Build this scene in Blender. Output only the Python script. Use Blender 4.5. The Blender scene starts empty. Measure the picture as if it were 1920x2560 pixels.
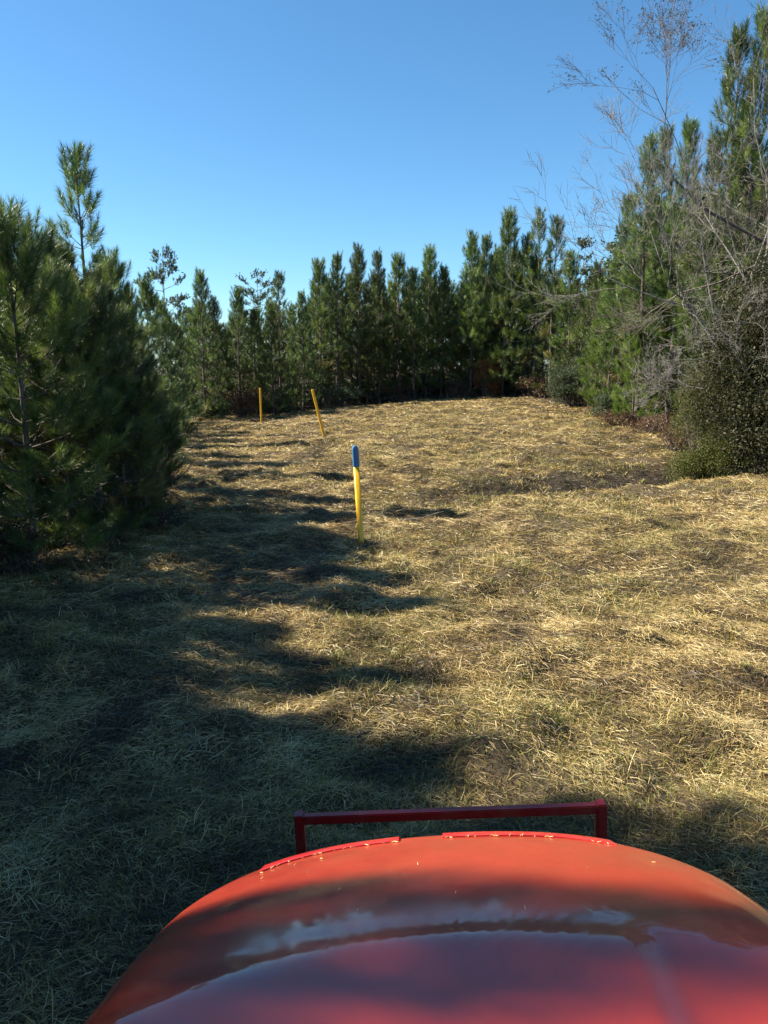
import bpy, math, random
import numpy as np
from mathutils import Vector, Matrix, Euler

S = bpy.context.scene
COL = S.collection
R = math.radians

# ------------------------------------------------------------------ camera
CAM_H, PITCH, F = 2.5, R(10.6), 770.0      # F in pixels of a 768x1024 frame
cam = bpy.data.cameras.new('camera')
camo = bpy.data.objects.new('camera', cam); COL.objects.link(camo)
camo.location = (0, 0, CAM_H)
camo.rotation_euler = (R(90) - PITCH, 0, 0)
cam.sensor_fit = 'VERTICAL'; cam.sensor_height = 24.0; cam.lens = 24.0 * F / 1024.0
cam.clip_start = 0.05; cam.clip_end = 3000
S.camera = camo

# ------------------------------------------------------------------ light
SUN_EL, SUN_AZ = 43.0, -83.0               # azimuth in degrees clockwise from +Y (view direction)
w = bpy.data.worlds.new('World'); S.world = w; w.use_nodes = True
nt = w.node_tree; nt.nodes.clear()
sky = nt.nodes.new('ShaderNodeTexSky'); sky.sky_type = 'NISHITA'; sky.sun_disc = False
sky.sun_elevation = R(SUN_EL); sky.sun_rotation = R(SUN_AZ)
sky.altitude = 900; sky.air_density = 1.0; sky.dust_density = 0.35; sky.ozone_density = 2.2
hs = nt.nodes.new('ShaderNodeHueSaturation'); hs.inputs['Saturation'].default_value = 1.12; hs.inputs['Hue'].default_value = 0.492
bg = nt.nodes.new('ShaderNodeBackground'); bg.inputs['Strength'].default_value = 0.061
wo = nt.nodes.new('ShaderNodeOutputWorld')
nt.links.new(sky.outputs[0], hs.inputs['Color']); gr = nt.nodes.new('ShaderNodeMix'); gr.data_type = 'RGBA'; gr.blend_type = 'MULTIPLY'; gr.inputs[0].default_value = 1.0; gr.inputs[7].default_value = (.78, 1.0, 1.13, 1)
nt.links.new(hs.outputs[0], gr.inputs[6]); nt.links.new(gr.outputs[2], bg.inputs[0]); nt.links.new(bg.outputs[0], wo.inputs[0])
sun = bpy.data.lights.new('sun', 'SUN'); sun.energy = 5.0; sun.angle = R(0.6); sun.color = (1.0, 0.92, 0.75)
suno = bpy.data.objects.new('sun', sun); COL.objects.link(suno)
sd = Vector((math.sin(R(SUN_AZ)) * math.cos(R(SUN_EL)), math.cos(R(SUN_AZ)) * math.cos(R(SUN_EL)), math.sin(R(SUN_EL))))
suno.rotation_euler = sd.to_track_quat('Z', 'Y').to_euler(); suno.location = sd * 60
S.view_settings.view_transform = 'Standard'; S.view_settings.look = 'None'
S.view_settings.exposure = 1.5; S.view_settings.gamma = 1.0; S.view_settings.use_curve_mapping = False
S.cycles.max_bounces = 6; S.cycles.transparent_max_bounces = 8

# ------------------------------------------------------------------ helpers
def tag(o, label=None, cat=None, group=None, kind=None):
    if label: o['label'] = label
    if cat: o['category'] = cat
    if group: o['group'] = group
    if kind: o['kind'] = kind
    return o

def empty(name, loc, rot=(0, 0, 0), scale=1.0):
    o = bpy.data.objects.new(name, None); COL.objects.link(o)
    o.location = loc; o.rotation_euler = rot
    o.scale = (scale,) * 3 if not hasattr(scale, '__len__') else scale
    o.empty_display_size = 0.2
    return o

def link(name, me, parent=None):
    o = bpy.data.objects.new(name, me); COL.objects.link(o)
    if parent: o.parent = parent
    return o

def np_mesh(name, V, faces_flat, k, mat, attr=None, smooth=False):
    """V (n,3); faces_flat (m*k) vertex indices of k-gons; attr: {name: per-vertex float}"""
    me = bpy.data.meshes.new(name)
    n = len(V); m = len(faces_flat) // k
    me.vertices.add(n); me.vertices.foreach_set('co', np.ascontiguousarray(V, dtype=np.float32).ravel())
    me.loops.add(m * k); me.loops.foreach_set('vertex_index', np.ascontiguousarray(faces_flat, dtype=np.int32))
    me.polygons.add(m)
    me.polygons.foreach_set('loop_start', np.arange(0, m * k, k, dtype=np.int32))
    try: me.polygons.foreach_set('loop_total', np.full(m, k, dtype=np.int32))
    except Exception: pass
    me.polygons.foreach_set('use_smooth', np.full(m, smooth, dtype=bool))
    if attr:
        for a, v in attr.items():
            at = me.attributes.new(a, 'FLOAT', 'POINT'); at.data.foreach_set('value', np.ascontiguousarray(v, dtype=np.float32))
    me.update(calc_edges=True)
    if mat: me.materials.append(mat)
    return me

def unit(a):
    return a / np.maximum(np.linalg.norm(a, axis=-1, keepdims=True), 1e-9)

def frame_of(d):
    up = np.where(np.abs(d[:, 2:3]) > 0.9, np.array([[1.0, 0, 0]]), np.array([[0, 0, 1.0]]))
    a = unit(np.cross(d, up)); b = np.cross(d, a)
    return a, b

def segs(P0, P1, R0, R1, sides=4):
    """independent tapered prisms -> V, quads"""
    P0, P1, R0, R1 = map(np.asarray, (P0, P1, R0, R1))
    a, b = frame_of(unit(P1 - P0))
    an = np.arange(sides) * 2 * math.pi / sides
    ring = np.cos(an)[None, :, None] * a[:, None, :] + np.sin(an)[None, :, None] * b[:, None, :]
    A = P0[:, None, :] + ring * R0[:, None, None]; B = P1[:, None, :] + ring * R1[:, None, None]
    V = np.concatenate([A, B], 1).reshape(-1, 3)
    i = np.arange(sides); j = (i + 1) % sides
    q = np.stack([i, j, j + sides, i + sides], 1)
    Fq = (q[None] + (np.arange(len(P0)) * 2 * sides)[:, None, None]).reshape(-1)
    return V, Fq

# value noise
_rs = np.random.RandomState(7); _tab = _rs.rand(256, 256)
def vnoise(x, y, s, seed=0):
    x = np.asarray(x, float) / s + seed * 17.31 + 500; y = np.asarray(y, float) / s + seed * 9.77 + 500
    xi = np.floor(x).astype(int); yi = np.floor(y).astype(int); fx = x - xi; fy = y - yi
    fx = fx * fx * (3 - 2 * fx); fy = fy * fy * (3 - 2 * fy)
    g = lambda i, j: _tab[i & 255, j & 255]
    return (g(xi, yi) * (1 - fx) + g(xi + 1, yi) * fx) * (1 - fy) + (g(xi, yi + 1) * (1 - fx) + g(xi + 1, yi + 1) * fx) * fy
def fbm(x, y, s, o=3, seed=0):
    v = 0; a = 1; t = 0
    for k in range(o):
        v = v + a * (vnoise(x, y, s / 2 ** k, seed + k) - .5); t += a; a *= .5
    return v / t * 2

# ------------------------------------------------------------------ terrain
CP = np.array([
    (-6, -20, .0), (8, -20, .0), (-6, 0, .0), (0, 0, 0), (8, 0, 0), (-8, 6, 0), (0, 6, 0), (8, 6, 0), (14, 8, .1), (-.33, 11, 0), (-4, 10, 0), (4, 13.5, .05), (8, 14.5, .1),
    (13, 15, .1), (-5.4, 19.6, -.02), (-3, 15, -.05), (0, 17, -.02), (4, 19, .0), (8, 20.5, .05), (4, 24, .33), (0.5, 22, .12), (-2, 25.4, .2), (-5.6, 35, .05), (-9, 30, -.05),
    (8, 23.5, .3), (6.9, 42, .92), (3, 33, .72), (-3.2, 41, .33), (1.8, 43, .7), (-9.2, 37, -.04), (8.7, 34, .75), (9.1, 27, .5), (12, 22, .4), (14, 35, .85), (-16, 30, 0), (-15, 12, .0),
    (-20, 45, 0), (0, 60, .9), (20, 60, 1.0), (-30, 70, .2), (60, 60, .8), (-60, 30, 0), (60, 0, .2), (0, 120, .9), (-60, 120, .3), (60, 120, .9), (0, -60, 0), (-60, -60, 0), (60, -60, 0)], float)
def _tps(r2): return np.where(r2 > 0, r2 * np.log(np.maximum(r2, 1e-12)), 0)
_n = len(CP)
_K = _tps(((CP[:, None, :2] - CP[None, :, :2]) ** 2).sum(-1)) + np.eye(_n) * 0.6
_P = np.c_[np.ones(_n), CP[:, :2]]
_A = np.block([[_K, _P], [_P.T, np.zeros((3, 3))]])
_W = np.linalg.solve(_A, np.r_[CP[:, 2], 0, 0, 0])
DX = np.array([-6, -4, -1.5, 1.5, 5, 8.5, 12, 18.]); DY = np.array([13.6, 13.7, 14.0, 15.0, 16.9, 18.2, 19.6, 21.]); DD = np.array([.05, .16, .22, .36, .8, 1.0, .95, .5])
def height(x, y, fine=True):
    x = np.asarray(x, float); y = np.asarray(y, float); sh = x.shape
    xf, yf = x.ravel(), y.ravel(); h = np.zeros(xf.size)
    for i in range(0, xf.size, 20000):
        a, b = xf[i:i + 20000], yf[i:i + 20000]
        ca = np.clip(a, -120, 120); cb = np.clip(b, -60, 140)
        r2 = (ca[:, None] - CP[None, :, 0]) ** 2 + (cb[:, None] - CP[None, :, 1]) ** 2
        h[i:i + 20000] = _tps(r2) @ _W[:_n] + _W[_n] + _W[_n + 1] * ca + _W[_n + 2] * cb
    dy = (yf - np.interp(xf, DX, DY)); dd = np.interp(xf, DX, DD)
    wdt = np.where(dy < 0, .55, 1.5)
    h = h - dd * np.exp(-(dy / wdt) ** 2) + .06 * np.exp(-((dy + 1.5) / .9) ** 2) * np.clip((xf - .5) / 4, 0, 1)
    if fine:
        near = np.clip(1.3 - np.hypot(xf, yf) / 60, .2, 1)
        h = h + fbm(xf, yf, 2.6, 2, 3) * .075 + fbm(xf, yf, .8, 2, 11) * .10 * near + fbm(xf, yf, .27, 2, 23) * .055 * near
        t = np.clip((vnoise(xf, yf, .45, 31) - .60) / .3, 0, 1); h = h + t * .09 * near      # windrow lumps
    return h.reshape(sh)
def h1(x, y): return float(height(np.array([x]), np.array([y]))[0])

LY = np.array([-30, 4, 8, 9.3, 11, 15, 20, 30, 37, 40]); LX = np.array([-5.2, -5.2, -4.9, -4.4, -3.7, -4.6, -5.8, -8.2, -9.8, -13])
RY = np.array([-30, 8, 14, 17, 19, 23, 27, 34, 42, 45]); RX = np.array([13, 12, 10.6, 9.4, 8.4, 9.0, 9.3, 8.8, 7.8, 7.0])
FX = np.array([-14, -9, -3, 2, 7, 10]); FY = np.array([38, 38.2, 41.2, 43.2, 43, 38])
def mown(x, y):
    """positive inside the cleared strip, metres from its edge"""
    e = np.minimum(x - np.interp(y, LY, LX), np.interp(y, RY, RX) - x)
    e = np.minimum(e, np.interp(x, FX, FY) - y)
    return e + fbm(x, y, 1.6, 2, 51) * .45

# ------------------------------------------------------------------ materials
def mat(name):
    m = bpy.data.materials.new(name); m.use_nodes = True
    t = m.node_tree; b = t.nodes['Principled BSDF']
    return m, t, b
def node(t, typ, **kw):
    n = t.nodes.new(typ)
    for k, v in kw.items():
        if k in n.inputs: n.inputs[k].default_value = v
        else: setattr(n, k, v)
    return n
def ramp(t, fac, stops):
    r = t.nodes.new('ShaderNodeValToRGB'); e = r.color_ramp.elements
    while len(e) > len(stops): e.remove(e[-1])
    while len(e) < len(stops): e.new(1)
    for i, (p, c) in enumerate(stops): e[i].position = p; e[i].color = (*c, 1)
    if fac is not None: t.links.new(fac, r.inputs[0])
    return r

def foliage_mat(name, stops, transl=.3, rough=.45, tcol=(1.6, 1.9, .7), spec=.6):
    m, t, b = mat(name)
    at = node(t, 'ShaderNodeAttribute'); at.attribute_name = 'rnd'
    oi = node(t, 'ShaderNodeObjectInfo')
    r = ramp(t, at.outputs['Fac'], stops)
    h = node(t, 'ShaderNodeHueSaturation')
    mr = node(t, 'ShaderNodeMapRange'); mr.inputs['To Min'].default_value = .72; mr.inputs['To Max'].default_value = 1.25
    mh = node(t, 'ShaderNodeMapRange'); mh.inputs['To Min'].default_value = .485; mh.inputs['To Max'].default_value = .515
    t.links.new(oi.outputs['Random'], mr.inputs[0]); t.links.new(oi.outputs['Random'], mh.inputs[0])
    t.links.new(mr.outputs[0], h.inputs['Value']); t.links.new(mh.outputs[0], h.inputs['Hue']); t.links.new(r.outputs[0], h.inputs['Color'])
    t.links.new(h.outputs[0], b.inputs['Base Color']); b.inputs['Roughness'].default_value = rough
    b.inputs['Specular IOR Level'].default_value = .6
    tr = node(t, 'ShaderNodeBsdfTranslucent')
    mx = node(t, 'ShaderNodeMix', data_type='RGBA', blend_type='MULTIPLY'); mx.inputs[0].default_value = 1
    t.links.new(h.outputs[0], mx.inputs[6]); mx.inputs[7].default_value = (*tcol, 1)
    t.links.new(mx.outputs[2], tr.inputs[0])
    ms = node(t, 'ShaderNodeMixShader'); ms.inputs[0].default_value = transl
    t.links.new(b.outputs[0], ms.inputs[1]); t.links.new(tr.outputs[0], ms.inputs[2])
    t.links.new(ms.outputs[0], t.nodes['Material Output'].inputs[0])
    b.inputs['Specular IOR Level'].default_value = spec
    return m

M_NEEDLE = foliage_mat('pine_needles', [(0, (.022, .042, .015)), (.4, (.07, .11, .030)), (.75, (.18, .22, .06)), (.93, (.22, .245, .08)), (1, (.20, .12, .055))], .17, .42)
M_NEEDLE_Y = foliage_mat('yellow_green_needles', [(0, (.05, .085, .018)), (.5, (.11, .165, .03)), (1, (.19, .25, .06))], .35, .45)
M_DEAD = foliage_mat('dead_needles', [(0, (.16, .05, .02)), (1, (.32, .12, .05))], .3, .6, (1.3, 1.0, .7))
M_SHRUB_GREY = foliage_mat('grey_green_leaves', [(0, (.035, .055, .03)), (.6, (.075, .10, .055)), (1, (.13, .15, .095))], .2, .65, spec=.25)
M_SHRUB_BROWN = foliage_mat('glossy_dark_leaves', [(0, (.022, .026, .012)), (.5, (.05, .055, .022)), (.85, (.085, .07, .034)), (1, (.11, .09, .05))], .2, .6, spec=.3)
M_SHRUB_YEL = foliage_mat('olive_leaves', [(0, (.045, .055, .015)), (.6, (.10, .105, .032)), (1, (.17, .155, .06))], .3, .65, spec=.25)
M_BRIAR = foliage_mat('red_brown_leaves', [(0, (.05, .03, .018)), (.6, (.13, .07, .04)), (1, (.22, .14, .08))], .25, .6, (1.3, 1.0, .7))
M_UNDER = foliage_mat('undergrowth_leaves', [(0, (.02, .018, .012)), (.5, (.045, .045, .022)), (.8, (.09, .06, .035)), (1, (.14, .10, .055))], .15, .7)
M_BROWNISH = foliage_mat('dull_brown_leaves', [(0, (.03, .022, .014)), (.6, (.085, .06, .035)), (1, (.16, .12, .07))], .2, .7)
M_WEED = foliage_mat('dry_weed_blades', [(0, (.10, .07, .04)), (.5, (.22, .15, .08)), (.8, (.36, .28, .16)), (.9, (.10, .12, .04)), (1, (.08, .11, .03))], .25, .6, (1.2, 1.1, .8))
M_STRAW = foliage_mat('cut_straw', [(0, (.05, .034, .018)), (.2, (.12, .082, .036)), (.43, (.40, .30, .105)), (.64, (.64, .50, .19)), (.78, (.78, .67, .34)), (.80, (.10, .115, .02)), (1, (.34, .33, .06))], .2, .5, (1.2, 1.1, .75))

def bark_mat(name, c0, c1, sc=18):
    m, t, b = mat(name)
    tc = node(t, 'ShaderNodeTexCoord'); mp = node(t, 'ShaderNodeMapping'); mp.inputs['Scale'].default_value = (1, 1, .35)
    nz = node(t, 'ShaderNodeTexNoise', Scale=sc, Detail=6.0)
    t.links.new(tc.outputs['Object'], mp.inputs[0]); t.links.new(mp.outputs[0], nz.inputs[0])
    r = ramp(t, nz.outputs[0], [(.3, c0), (.7, c1)])
    t.links.new(r.outputs[0], b.inputs['Base Color']); b.inputs['Roughness'].default_value = .85
    bp = node(t, 'ShaderNodeBump', Strength=.6, Distance=.02); t.links.new(nz.outputs[0], bp.inputs['Height']); t.links.new(bp.outputs[0], b.inputs['Normal'])
    return m
M_BARK = bark_mat('pine_bark', (.045, .035, .028), (.14, .11, .09))
M_GREYBARK = bark_mat('grey_bark', (.10, .09, .08), (.27, .245, .22), 30)
M_TWIG = bark_mat('brown_twigs', (.07, .055, .045), (.17, .135, .115), 30)

def ground_mat():
    m, t, b = mat('ground_soil_and_thatch')
    tc = node(t, 'ShaderNodeTexCoord')
    at = node(t, 'ShaderNodeAttribute'); at.attribute_name = 'mown'
    n1 = node(t, 'ShaderNodeTexNoise', Scale=26.0, Detail=8.0, Roughness=.75)
    n2 = node(t, 'ShaderNodeTexNoise', Scale=1.3, Detail=5.0)
    n3 = node(t, 'ShaderNodeTexNoise', Scale=90.0, Detail=4.0, Roughness=.8)
    for n in (n1, n2, n3): t.links.new(tc.outputs['Object'], n.inputs[0])
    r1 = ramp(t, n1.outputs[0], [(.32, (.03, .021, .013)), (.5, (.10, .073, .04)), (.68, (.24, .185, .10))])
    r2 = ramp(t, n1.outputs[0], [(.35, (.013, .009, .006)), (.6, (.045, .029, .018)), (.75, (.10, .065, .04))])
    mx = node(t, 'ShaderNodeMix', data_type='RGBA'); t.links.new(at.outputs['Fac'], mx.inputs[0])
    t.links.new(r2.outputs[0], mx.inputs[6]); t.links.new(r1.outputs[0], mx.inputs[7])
    mg = node(t, 'ShaderNodeMix', data_type='RGBA', blend_type='MULTIPLY'); mg.inputs[0].default_value = .6
    rg = ramp(t, n2.outputs[0], [(.35, (.75, .85, .55)), (.65, (1.15, 1.0, .9))])
    t.links.new(mx.outputs[2], mg.inputs[6]); t.links.new(rg.outputs[0], mg.inputs[7])
    t.links.new(mg.outputs[2], b.inputs['Base Color']); b.inputs['Roughness'].default_value = .95
    ad = node(t, 'ShaderNodeMath', operation='ADD'); t.links.new(n1.outputs[0], ad.inputs[0]); t.links.new(n3.outputs[0], ad.inputs[1])
    bp = node(t, 'ShaderNodeBump', Strength=.9, Distance=.05); t.links.new(ad.outputs[0], bp.inputs['Height']); t.links.new(bp.outputs[0], b.inputs['Normal'])
    return m

# ------------------------------------------------------------------ ground
def axis(parts):
    out = []
    for a, b, s in parts: out += list(np.arange(a, b, s))
    out.append(parts[-1][1]); return np.array(out)
gx = axis([(-900, -150, 75), (-150, -30, 8), (-30, -10, .5), (-10, 12, .07), (12, 30, .5), (30, 150, 8), (150, 900, 75)])
gy = axis([(-900, -80, 80), (-80, -10, 6), (-10, 1, .4), (1, 20, .07), (20, 46, .14), (46, 80, 1), (80, 200, 8), (200, 1500, 90)])
X, Y = np.meshgrid(gx, gy)
Z = height(X, Y)
nx, ny = len(gx), len(gy)
ii = (np.arange(ny - 1)[:, None] * nx + np.arange(nx - 1)[None, :]).ravel()
gf = np.stack([ii, ii + 1, ii + nx + 1, ii + nx], 1).ravel()
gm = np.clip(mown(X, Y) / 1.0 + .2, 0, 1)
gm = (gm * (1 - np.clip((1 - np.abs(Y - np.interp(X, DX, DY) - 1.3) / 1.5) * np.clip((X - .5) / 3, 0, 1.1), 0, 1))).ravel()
g = link('ground', np_mesh('ground', np.c_[X.ravel(), Y.ravel(), Z.ravel()], gf, 4, ground_mat(), {'mown': gm}, True))
tag(g, 'rolling mown field with thatch and bare soil patches', 'field', kind='structure')

# ------------------------------------------------------------------ straw
def blades(rng, x, y, L, W, pitch, col, lift=.0, droop=.3, two=True, az=None):
    """ribbons of one or two quads standing or lying on the terrain"""
    n = len(x); z = height(x, y)
    az = rng.uniform(0, 2 * math.pi, n) if az is None else az
    d = np.c_[np.cos(az) * np.cos(pitch), np.sin(az) * np.cos(pitch), np.sin(pitch)]
    roll = rng.uniform(-1.2, 1.2, n)
    side0 = np.c_[-np.sin(az), np.cos(az), np.zeros(n)]; up0 = np.cross(side0, d) * -1
    sd_ = side0 * np.cos(roll)[:, None] + up0 * np.sin(roll)[:, None]
    P = np.c_[x, y, z + lift]
    wv = sd_ * (W / 2)[:, None]
    if two:
        mid = P + d * (L * .5)[:, None]
        d2 = d.copy(); d2[:, 2] -= droop * rng.uniform(.2, 1.4, n); d2[:, :2] += rng.normal(0, .22, (n, 2)); d2 = unit(d2)
        end = mid + d2 * (L * .5)[:, None]
        V = np.stack([P - wv, P + wv, mid + wv * .9, mid - wv * .9, end + wv * .35, end - wv * .35], 1).reshape(-1, 3)
        q = np.array([0, 1, 2, 3, 3, 2, 4, 5]); k = 6
    else:
        end = P + d * L[:, None]
        V = np.stack([P - wv, P + wv, end + wv * .5, end - wv * .5], 1).reshape(-1, 3); q = np.array([0, 1, 2, 3]); k = 4
    Fq = (q[None] + (np.arange(n) * k)[:, None]).ravel()
    return V, Fq, np.repeat(col, k)

def in_view(x, y, pad=.9):
    return (np.abs(x) < (y * .983 + .46) * .52 + pad)

rng = np.random.RandomState(3)
green_f = lambda x, y: np.clip((fbm(x, y, 1.5, 3, 71) + .18) * 2.2, 0, 1) * np.clip(1.6 - y / 30, .15, 1)
bare_f = lambda x, y: np.clip(np.maximum((fbm(x, y, .95, 3, 81) - .20) * 4, (1 - np.abs(y - np.interp(x, DX, DY) - 1.3 + .25 * fbm(x, y, .8, 2, 5)) / 1.3) * np.clip((x - .5) / 3, 0, 1.1) * 1.25), 0, 1.25)
def straw_colour(x, y, n):
    g_ = green_f(x, y); u = rng.rand(n)
    c = np.clip(.42 + fbm(x, y, .45, 3, 91) * .48 + rng.normal(0, .17, n), 0, .775)
    # darker redder litter near the right hand slope and in the ditch
    dk = np.clip(1 - np.abs(y - np.interp(x, DX, DY) - 1.5) / 3.2, 0, .75) * np.clip((x + 1) / 4, 0, 1)
    dk = np.maximum(dk, np.clip((x - 5.5) / 3, 0, 1) * np.clip((y - 16) / 3, 0, 1) * .55)
    mz = np.clip(1 - np.abs(y - np.interp(x, DX, DY) - 1.4) / 1.5, 0, 1) * np.clip((x - .5) / 3, 0, 1)
    c = np.clip(c - dk * .24 - mz * .42, 0, .775)
    is_g = u < g_ * np.where(x < -.5, .16, .27)
    return np.where(is_g, .80 + .2 * rng.rand(n), c)

Vs, Fs, Cs, off = [], [], [], 0
def put(t):
    global off
    V, Fq, c = t; Vs.append(V); Fs.append(Fq + off); Cs.append(c); off += len(V)
bands = [(1.6, 4.5, 8800, (.025, .11), .0027, True), (4.5, 8, 5400, (.035, .13), .0038, True), (8, 13, 2900, (.04, .13), .0054, False), (13, 21, 1800, (.045, .13), .0075, False), (21, 31, 1050, (.055, .15), .010, False), (31, 44.5, 640, (.07, .17), .0135, False)]
for y0, y1, dens, (l0, l1), wd, two in bands:
    xm = (y1 * .983 + .46) * .52 + .9
    n = int(2 * xm * (y1 - y0) * dens)
    x = rng.uniform(-xm, xm, n); y = rng.uniform(y0, y1, n)
    mw = mown(x, y)
    keep = in_view(x, y) & (mw > -.1) & (rng.rand(n) > bare_f(x, y) * np.where(y < 9, .4, .55))
    keep &= ~((np.abs(x - .14) < .4) & (y < 1.7))
    x, y = x[keep], y[keep]; n = len(x)
    L = rng.uniform(l0, l1, n) * np.where(rng.rand(n) < .02, 2.6, 1); pitch = rng.normal(.06, .17, n)
    az0 = fbm(x, y, 1.2, 2, 61) * 3.0 + rng.normal(0, .95, n) + np.where(rng.rand(n) < .5, math.pi, 0)
    c = straw_colour(x, y, n); gr = c > .79
    up = gr & (rng.rand(n) < .7)
    pitch = np.where(up, rng.uniform(.5, 1.35, n), pitch); L = np.where(up, np.minimum(L, .11) * rng.uniform(.5, 1.1, n), L)
    put(blades(rng, x, y, L, wd * rng.uniform(.6, 1.4, n), pitch, c, lift=rng.uniform(-.004, .03, n), two=two, az=az0))
VV = np.concatenate(Vs); CC = np.concatenate(Cs)
# all quads
st = link('cut_grass', np_mesh('cut_grass', VV, np.concatenate(Fs), 4, M_STRAW, {'rnd': CC}))
tag(st, 'short cut grass and tan straw lying over the whole field', 'grass', kind='stuff')

# tufts: small upright clumps scattered over the field
Vs, Fs, Cs, off = [], [], [], 0
nt_ = 950
x = rng.uniform(-9, 10, nt_ * 3); y = 2.4 + (rng.rand(nt_ * 3) ** 1.4) * 30
k_ = in_view(x, y) & (mown(x, y) > 0) & (vnoise(x, y, 1.7, 44) > .45) & ~((np.abs(x - .14) < .6) & (y < 2.4)); x, y = x[k_][:nt_], y[k_][:nt_]
for i in range(len(x)):
    m = rng.randint(14, 38); r_ = rng.uniform(.03, .12)
    bx = x[i] + rng.normal(0, r_, m); by = y[i] + rng.normal(0, r_ * .7, m)
    c = np.clip((.85 if rng.rand() < .3 else rng.uniform(.3, .7)) + rng.normal(0, .05, m), 0, 1)
    put(blades(rng, bx, by, rng.uniform(.05, .17, m), np.full(m, .0032 + .0004 * y[i]), rng.uniform(.5, 1.4, m), c, droop=.9))
tu = link('grass_tufts', np_mesh('grass_tufts', np.concatenate(Vs), np.concatenate(Fs), 4, M_STRAW, {'rnd': np.concatenate(Cs)}))
tag(tu, 'low green and straw coloured tufts poking out of the cut grass', 'grass', kind='stuff')

# tall dry weeds along the wood's edge
Vs, Fs, Cs, off = [], [], [], 0
n = 260000
x = rng.uniform(-14, 14, n); y = rng.uniform(6, 46, n); e = mown(x, y)
k_ = in_view(x, y, .5) & (e < .25) & (e > -2.6) & (rng.rand(n) < np.exp(-np.abs(e) / 1.0)) & (rng.rand(n) < np.clip(fbm(x, y, 1.1, 2, 15) * 2 + .6, .1, 1)) & (rng.rand(n) < np.clip(14 / y, .35, 1))
x, y, e = x[k_], y[k_], e[k_]; n = len(x)
hh = (.18 + .5 * np.clip(vnoise(x, y, 1.3, 8) - .2, 0, 1) * np.clip(-e + .6, .25, 1.2)) * rng.uniform(.5, 1.3, n)
put(blades(rng, x, y, hh, .003 + .00045 * y, rng.uniform(.85, 1.5, n), np.clip(rng.rand(n) * .95, 0, 1), droop=.8))
wd_ = link('dry_weeds', np_mesh('dry_weeds', np.concatenate(Vs), np.concatenate(Fs), 4, M_WEED, {'rnd': np.concatenate(Cs)}))
tag(wd_, 'knee high dry brown weeds along the foot of the pines', 'weeds', kind='stuff')

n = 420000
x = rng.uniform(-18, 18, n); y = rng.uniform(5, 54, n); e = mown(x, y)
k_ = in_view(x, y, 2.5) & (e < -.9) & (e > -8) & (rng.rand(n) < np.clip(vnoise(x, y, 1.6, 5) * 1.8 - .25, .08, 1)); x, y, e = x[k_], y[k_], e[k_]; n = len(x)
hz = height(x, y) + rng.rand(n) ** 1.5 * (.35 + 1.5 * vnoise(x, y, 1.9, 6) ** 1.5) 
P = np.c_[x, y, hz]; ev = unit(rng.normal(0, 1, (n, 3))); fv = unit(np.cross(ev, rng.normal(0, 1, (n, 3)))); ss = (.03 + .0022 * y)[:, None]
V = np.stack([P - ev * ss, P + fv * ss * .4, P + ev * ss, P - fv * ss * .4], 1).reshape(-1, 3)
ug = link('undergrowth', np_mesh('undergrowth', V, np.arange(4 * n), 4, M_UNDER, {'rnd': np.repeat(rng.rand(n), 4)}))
tag(ug, 'dark tangled undergrowth on the floor of the pine wood', 'undergrowth', kind='stuff')

# ------------------------------------------------------------------ pines
def rot_about(v, axis_, a):
    return v * math.cos(a) + np.cross(axis_, v) * math.sin(a) + axis_ * np.dot(axis_, v) * (1 - math.cos(a))

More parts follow.
